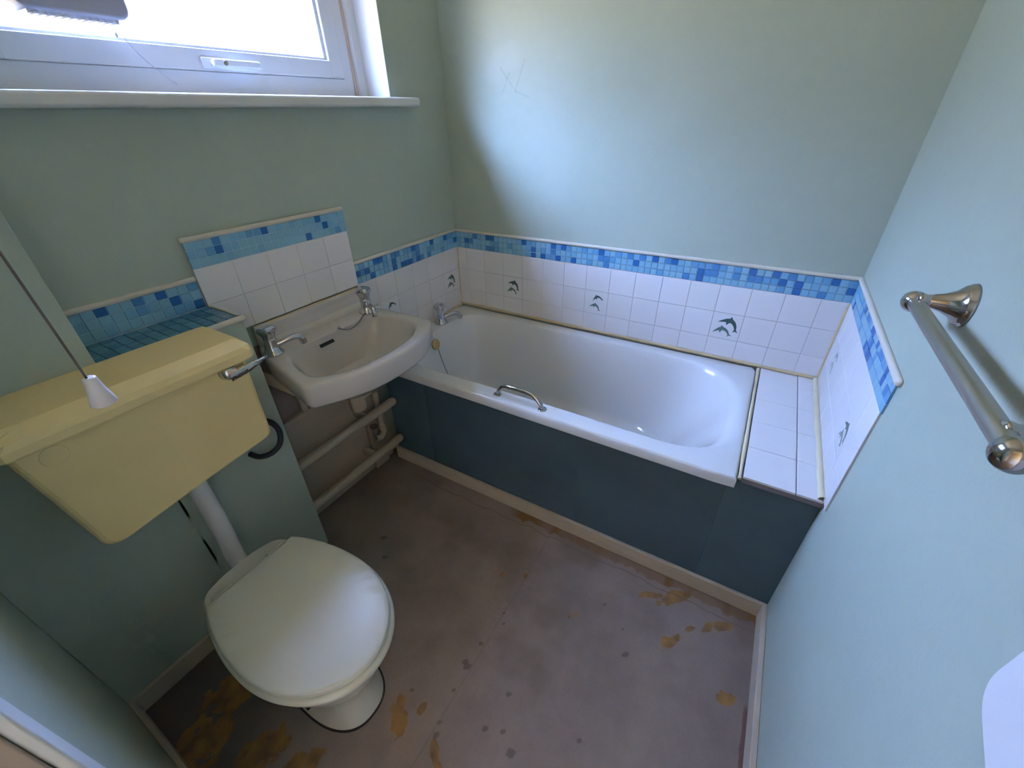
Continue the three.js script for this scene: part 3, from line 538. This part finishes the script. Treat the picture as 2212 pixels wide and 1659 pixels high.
// ---------------------------------------------------------------- cistern
{
  const c = thing('cistern', 'mustard yellow wall cistern with chrome lever above the toilet', 'cistern', [-0.018, 0, ZB]);
  const n = 12, D = 0.158;
  // front outline: x across, y up; lower corners rounded, the foot a little askew
  const prof = roundPoly([[-0.222, 0.945], [0.216, 0.945], [0.210, 0.697], [0.195, 0.690], [-0.166, 0.650], [-0.189, 0.662]], [0.004, 0.004, 0.03, 0.05, 0.06, 0.05]);
  const TC = [0, 0.80], tp = polar(prof, TC, 160), tr = (d, z) => shrink(tp, TC, d).map(([x, y]) => V(x, y, z));
  mesh('tank', skin([tr(0, 0.001), tr(0, D - 0.016), tr(0.0015, D - 0.009), tr(0.006, D - 0.003), tr(0.012, D)], { start: true, end: true, crease: 0.28 }), yellow, c);
  // lid: chamfered along front and ends
  const P = [0, 0.02], rect = (dx, zf) => polar(roundPoly([[-0.230 + dx, 0.001], [0.232 - dx, 0.001], [0.232 - dx, zf], [-0.230 + dx, zf]], [0.003, 0.003, 0.018, 0.018]), [0, 0.09], 96);
  mesh('lid', skin([ring(rect(0.012, D), 0.936), ring(rect(0.0, D + 0.022), 0.936), ring(rect(-0.001, D + 0.024), 0.940), ring(rect(-0.001, D + 0.024), 0.956), ring(rect(0.002, D + 0.018), 0.968), ring(rect(0.012, D - 0.004), 0.980), ring(rect(0.018, D - 0.012), 0.984), ring(rect(0.03, D - 0.03), 0.985)], { start: true, end: true, crease: 0.3, flip: true }), yellow, c);
  const lv = group('flush_lever', c, 'chrome flush lever on the right of the tank');
  mesh('lever_boss', metres(lathe([[0, 0.022], [0.013, 0.020], [0.019, 0.010], [0.021, 0], [0, 0]], 28).rotateX(Math.PI / 2).translate(0.163, 0.918, D)), chrome, lv);
  mesh('lever_arm', (() => {
    const rings = []; for (let i = 0; i <= 14; i++) { const t = i / 14, cx = 0.158 + 0.088 * t, cy = 0.915 + 0.004 * t + 0.012 * t * t, cz = D + 0.022 + 0.016 * t, rh = 0.015 * (1 - t) + 0.0075 * t - 0.004 * t * t, rd = 0.009 * (1 - t) + 0.004 * t; rings.push([...Array(16)].map((_, k) => { const a = k / 16 * Math.PI * 2; return V(cx - 0.004 * Math.sin(a), cy + rh * Math.cos(a), cz + rd * Math.sin(a)); })); }
    return skin(rings, { start: true, end: true, crease: 1.2 });
  })(), chrome, lv);
  mesh('blanking_cap', metres(lathe([[0, 0.0012], [0.020, 0.0012], [0.021, 0], [0, 0]], 32).rotateX(Math.PI / 2).translate(-0.165, 0.905, D - 0.0002)), yellow, c);
  mesh('flush_pipe', metres(merge([tube([[0.018, 0.70, 0.075], [0.018, 0.60, 0.075], [0.017, 0.45, 0.078], [0.012, 0.355, 0.082], [0.008, 0.325, 0.10], [0.002, 0.318, 0.14]], 0.0245, 60, 20), lathe([[0.02, 0], [0.029, 0.003], [0.029, 0.03], [0.02, 0.034]], 24).translate(0.018, 0.645, 0.075)])), whitePlastic, c, 'white plastic flush pipe');
  mesh('overflow_hose', tube([[0.19, 0.665, 0.03], [0.235, 0.672, 0.03], [0.268, 0.645, 0.03], [0.282, 0.60, 0.03], [0.268, 0.557, 0.03], [0.235, 0.545, 0.03], [0.20, 0.558, 0.03], [0.18, 0.585, 0.03]], 0.0085, 50, 12), blackRubber, c, 'curved black rubber hose');
}

// ---------------------------------------------------------------- toilet
{
  const t = thing('toilet', 'white toilet with its lid down below the yellow cistern', 'toilet', [-0.026, 0, 0]);
  const n = 96, C = [0, 0.62];
  const oval = (hw, z0, z1, e = 2.25, flat = 0) => [...Array(n)].map((_, k) => { const a = k / n * Math.PI * 2, cx = Math.cos(a), cz = Math.sin(a), zc = (z0 + z1) / 2, hz = (z1 - z0) / 2; return [hw * Math.sign(cx) * Math.pow(Math.abs(cx), 2 / e), zc + hz * Math.sign(cz) * Math.pow(Math.abs(cz), 2 / e)]; });
  // D-shaped outlines: straight back edge, round front
  const dee = (hw, zb, zf, back) => { const p = []; const zc = zb + (zf - zb) * 0.50; for (let i = 0; i <= 40; i++) { const a = -0.0 + Math.PI * i / 40; p.push([hw * Math.cos(a), zc + (zf - zc) * Math.sin(a)]); } const a2 = Math.acos(back / hw), kk = (zc - zb) / Math.sin(a2); for (let i = 1; i <= 12; i++) { const a = a2 * i / 12; p.push([-hw * Math.cos(a), zc - kk * Math.sin(a)]); } for (let i = 12; i >= 1; i--) { const a = a2 * i / 12; p.push([hw * Math.cos(a), zc - kk * Math.sin(a)]); } return polar(p, C, n); };
  const seat = (d) => dee(0.173 - d, 0.405 + d, 0.870 - d, 0.126 - d), lid = (d) => dee(0.167 - d, 0.412 + d, 0.862 - d, 0.121 - d);
  const foot = (g) => oval(0.092 + g, 0.44 - g, 0.752 + g, 2.4), rim = (d) => oval(0.172 - d, 0.40 + d, 0.858 - d, 2.1);
  const blend = (a, b, k) => a.map(([x, z], i) => [x + (b[i][0] - x) * k, z + (b[i][1] - z) * k]);
  mesh('pan', skin([ring(foot(0.006), 0), ring(foot(0.004), 0.012), ring(foot(-0.006), 0.03), ring(foot(-0.014), 0.09), ring(blend(foot(-0.010), rim(0.03), 0.12), 0.15), ring(blend(foot(0), rim(0.03), 0.45), 0.21), ring(blend(foot(0), rim(0.025), 0.78), 0.27), ring(rim(0.022), 0.325), ring(rim(0.012), 0.345), ring(rim(0.010), 0.375), ring(rim(0.018), 0.382)], { start: true, end: true, crease: 0.8, flip: true }), toiletWhite, t);
  const shelf = polar(roundPoly([[-0.125, 0.385], [-0.105, 0.345], [-0.045, 0.328], [0.045, 0.328], [0.105, 0.348], [0.125, 0.385], [0.125, 0.45], [-0.125, 0.45]], 0.02), [0, 0.39], n);
  mesh('pan_back', skin([ring(shrink(shelf, [0, 0.39], 0.03), 0.27), ring(shrink(shelf, [0, 0.39], 0.008), 0.33), ring(shelf, 0.36), ring(shelf, 0.380), ring(shrink(shelf, [0, 0.39], 0.006), 0.386)], { start: true, end: true, crease: 0.6, flip: true }), toiletWhite, t);
  mesh('seat', skin([ring(seat(0.01), 0.383), ring(seat(0.001), 0.387), ring(seat(0), 0.394), ring(seat(0.004), 0.401), ring(seat(0.012), 0.403)], { start: true, end: true, crease: 0.9, flip: true }), seatWhite, t);
  mesh('lid', skin([ring(lid(0.010), 0.403), ring(lid(0.002), 0.406), ring(lid(0), 0.412), ring(lid(0.002), 0.4185), ring(lid(0.006), 0.4218), ring(lid(0.013), 0.4232), ring(lid(0.06), 0.4238)], { start: true, end: true, crease: 0.9, flip: true }), seatWhite, t);
  for (const x of [-0.10, 0.05]) mesh('hinge', metres(cyl([x, 0.399, 0.398], [x + 0.05, 0.399, 0.398], 0.009)), seatWhite, t);
  mesh('floor_screw', metres(cyl([-0.072, 0.028, 0.60], [-0.094, 0.034, 0.602], 0.006)), dark, t, 'dark screw hole in the foot');
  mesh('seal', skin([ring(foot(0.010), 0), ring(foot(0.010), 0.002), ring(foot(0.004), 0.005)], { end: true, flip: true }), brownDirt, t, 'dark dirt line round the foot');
}

// ---------------------------------------------------------------- pull cord
{
  const c = thing('pull_cord', 'white bell-shaped pull hanging on a dark cord in front of the yellow cistern', 'pull cord', [0, 0, 0]);
  const A = V(-0.1403, 1.150, 0.670), D = V(-0.0105, 0.3, 0.029), top = A.clone().addScaledVector(D, (YC - 0.03 - A.y) / D.y);
  mesh('cord', tube([A, A.clone().lerp(top, 0.5), top], 0.0014, 20, 8), std(lin(0.10, 0.08, 0.06), { roughness: 0.9 }), c, 'dark cord');
  const g = lathe([[0.0, -0.034], [0.0150, -0.036], [0.0168, -0.034], [0.0150, -0.026], [0.0115, -0.012], [0.0092, 0.004], [0.0085, 0.010], [0.006, 0.012], [0, 0.011]], 28);
  mesh('pull', metres(g.scale(0.86, 0.86, 0.86).rotateX(0.08).translate(A.x + 0.002, A.y - 0.006, A.z)), std(lin(0.78, 0.74, 0.76), { roughness: 0.35 }), c, 'white plastic pull');
  mesh('ceiling_switch', metres(lathe([[0, 0], [0.03, 0], [0.036, 0.008], [0.038, 0.03], [0, 0.03]], 32).translate(top.x, YC - 0.03, top.z)), whitePlastic, c);
}

// ---------------------------------------------------------------- towel rail
{
  const r = thing('towel_rail', 'chrome towel rail with ball ends on the right wall', 'towel rail', [0, 1.154, ZR]);
  for (const x of [0.682, 0.272]) {
    const b = lathe([[0, 0.066], [0.0095, 0.066], [0.0115, 0.060], [0.0095, 0.054], [0.0115, 0.045], [0.0155, 0.032], [0.0225, 0.018], [0.030, 0.012], [0.0325, 0.009], [0.0325, 0.006], [0.0355, 0.004], [0.036, 0], [0, 0]], 40);
    b.rotateX(-Math.PI / 2).translate(x, 0, 0); mesh('post', metres(b), chrome, r);
  }
  mesh('bar', cyl([0.70, -0.011, -0.062], [0.236, -0.004, -0.062], 0.0115, 0.0115, 32), chromeDull, r);
  for (const [x, y] of [[0.703, -0.011], [0.236, -0.004]]) mesh('ball_end', new THREE.SphereGeometry(0.0185, 32, 20).translate(x, y, -0.062), chrome, r);
}
// plate low on the right wall
{
  const p = thing('wall_plate', 'white plastic plate with a rounded corner on the right wall below the towel rail', 'wall plate', [0, 0, ZR]);
  const sh = new THREE.Shape(roundPoly([[0.147, 1.20], [0.150, 0.927], [-0.20, 0.79], [-0.20, 1.20]], [0.02, 0.032, 0.05, 0.02]).map(([x, y]) => new THREE.Vector2(x, y)));
  mesh('plate', metres(new THREE.ExtrudeGeometry(sh, { depth: 0.006, bevelEnabled: true, bevelSize: 0.002, bevelThickness: 0.002, bevelSegments: 2 }).translate(0, 0, -0.008)), whitePlastic, p);
}

scene.traverse((o) => { if (o.isMesh) { o.castShadow = true; o.receiveShadow = true; } });
renderer.render(scene, camera);
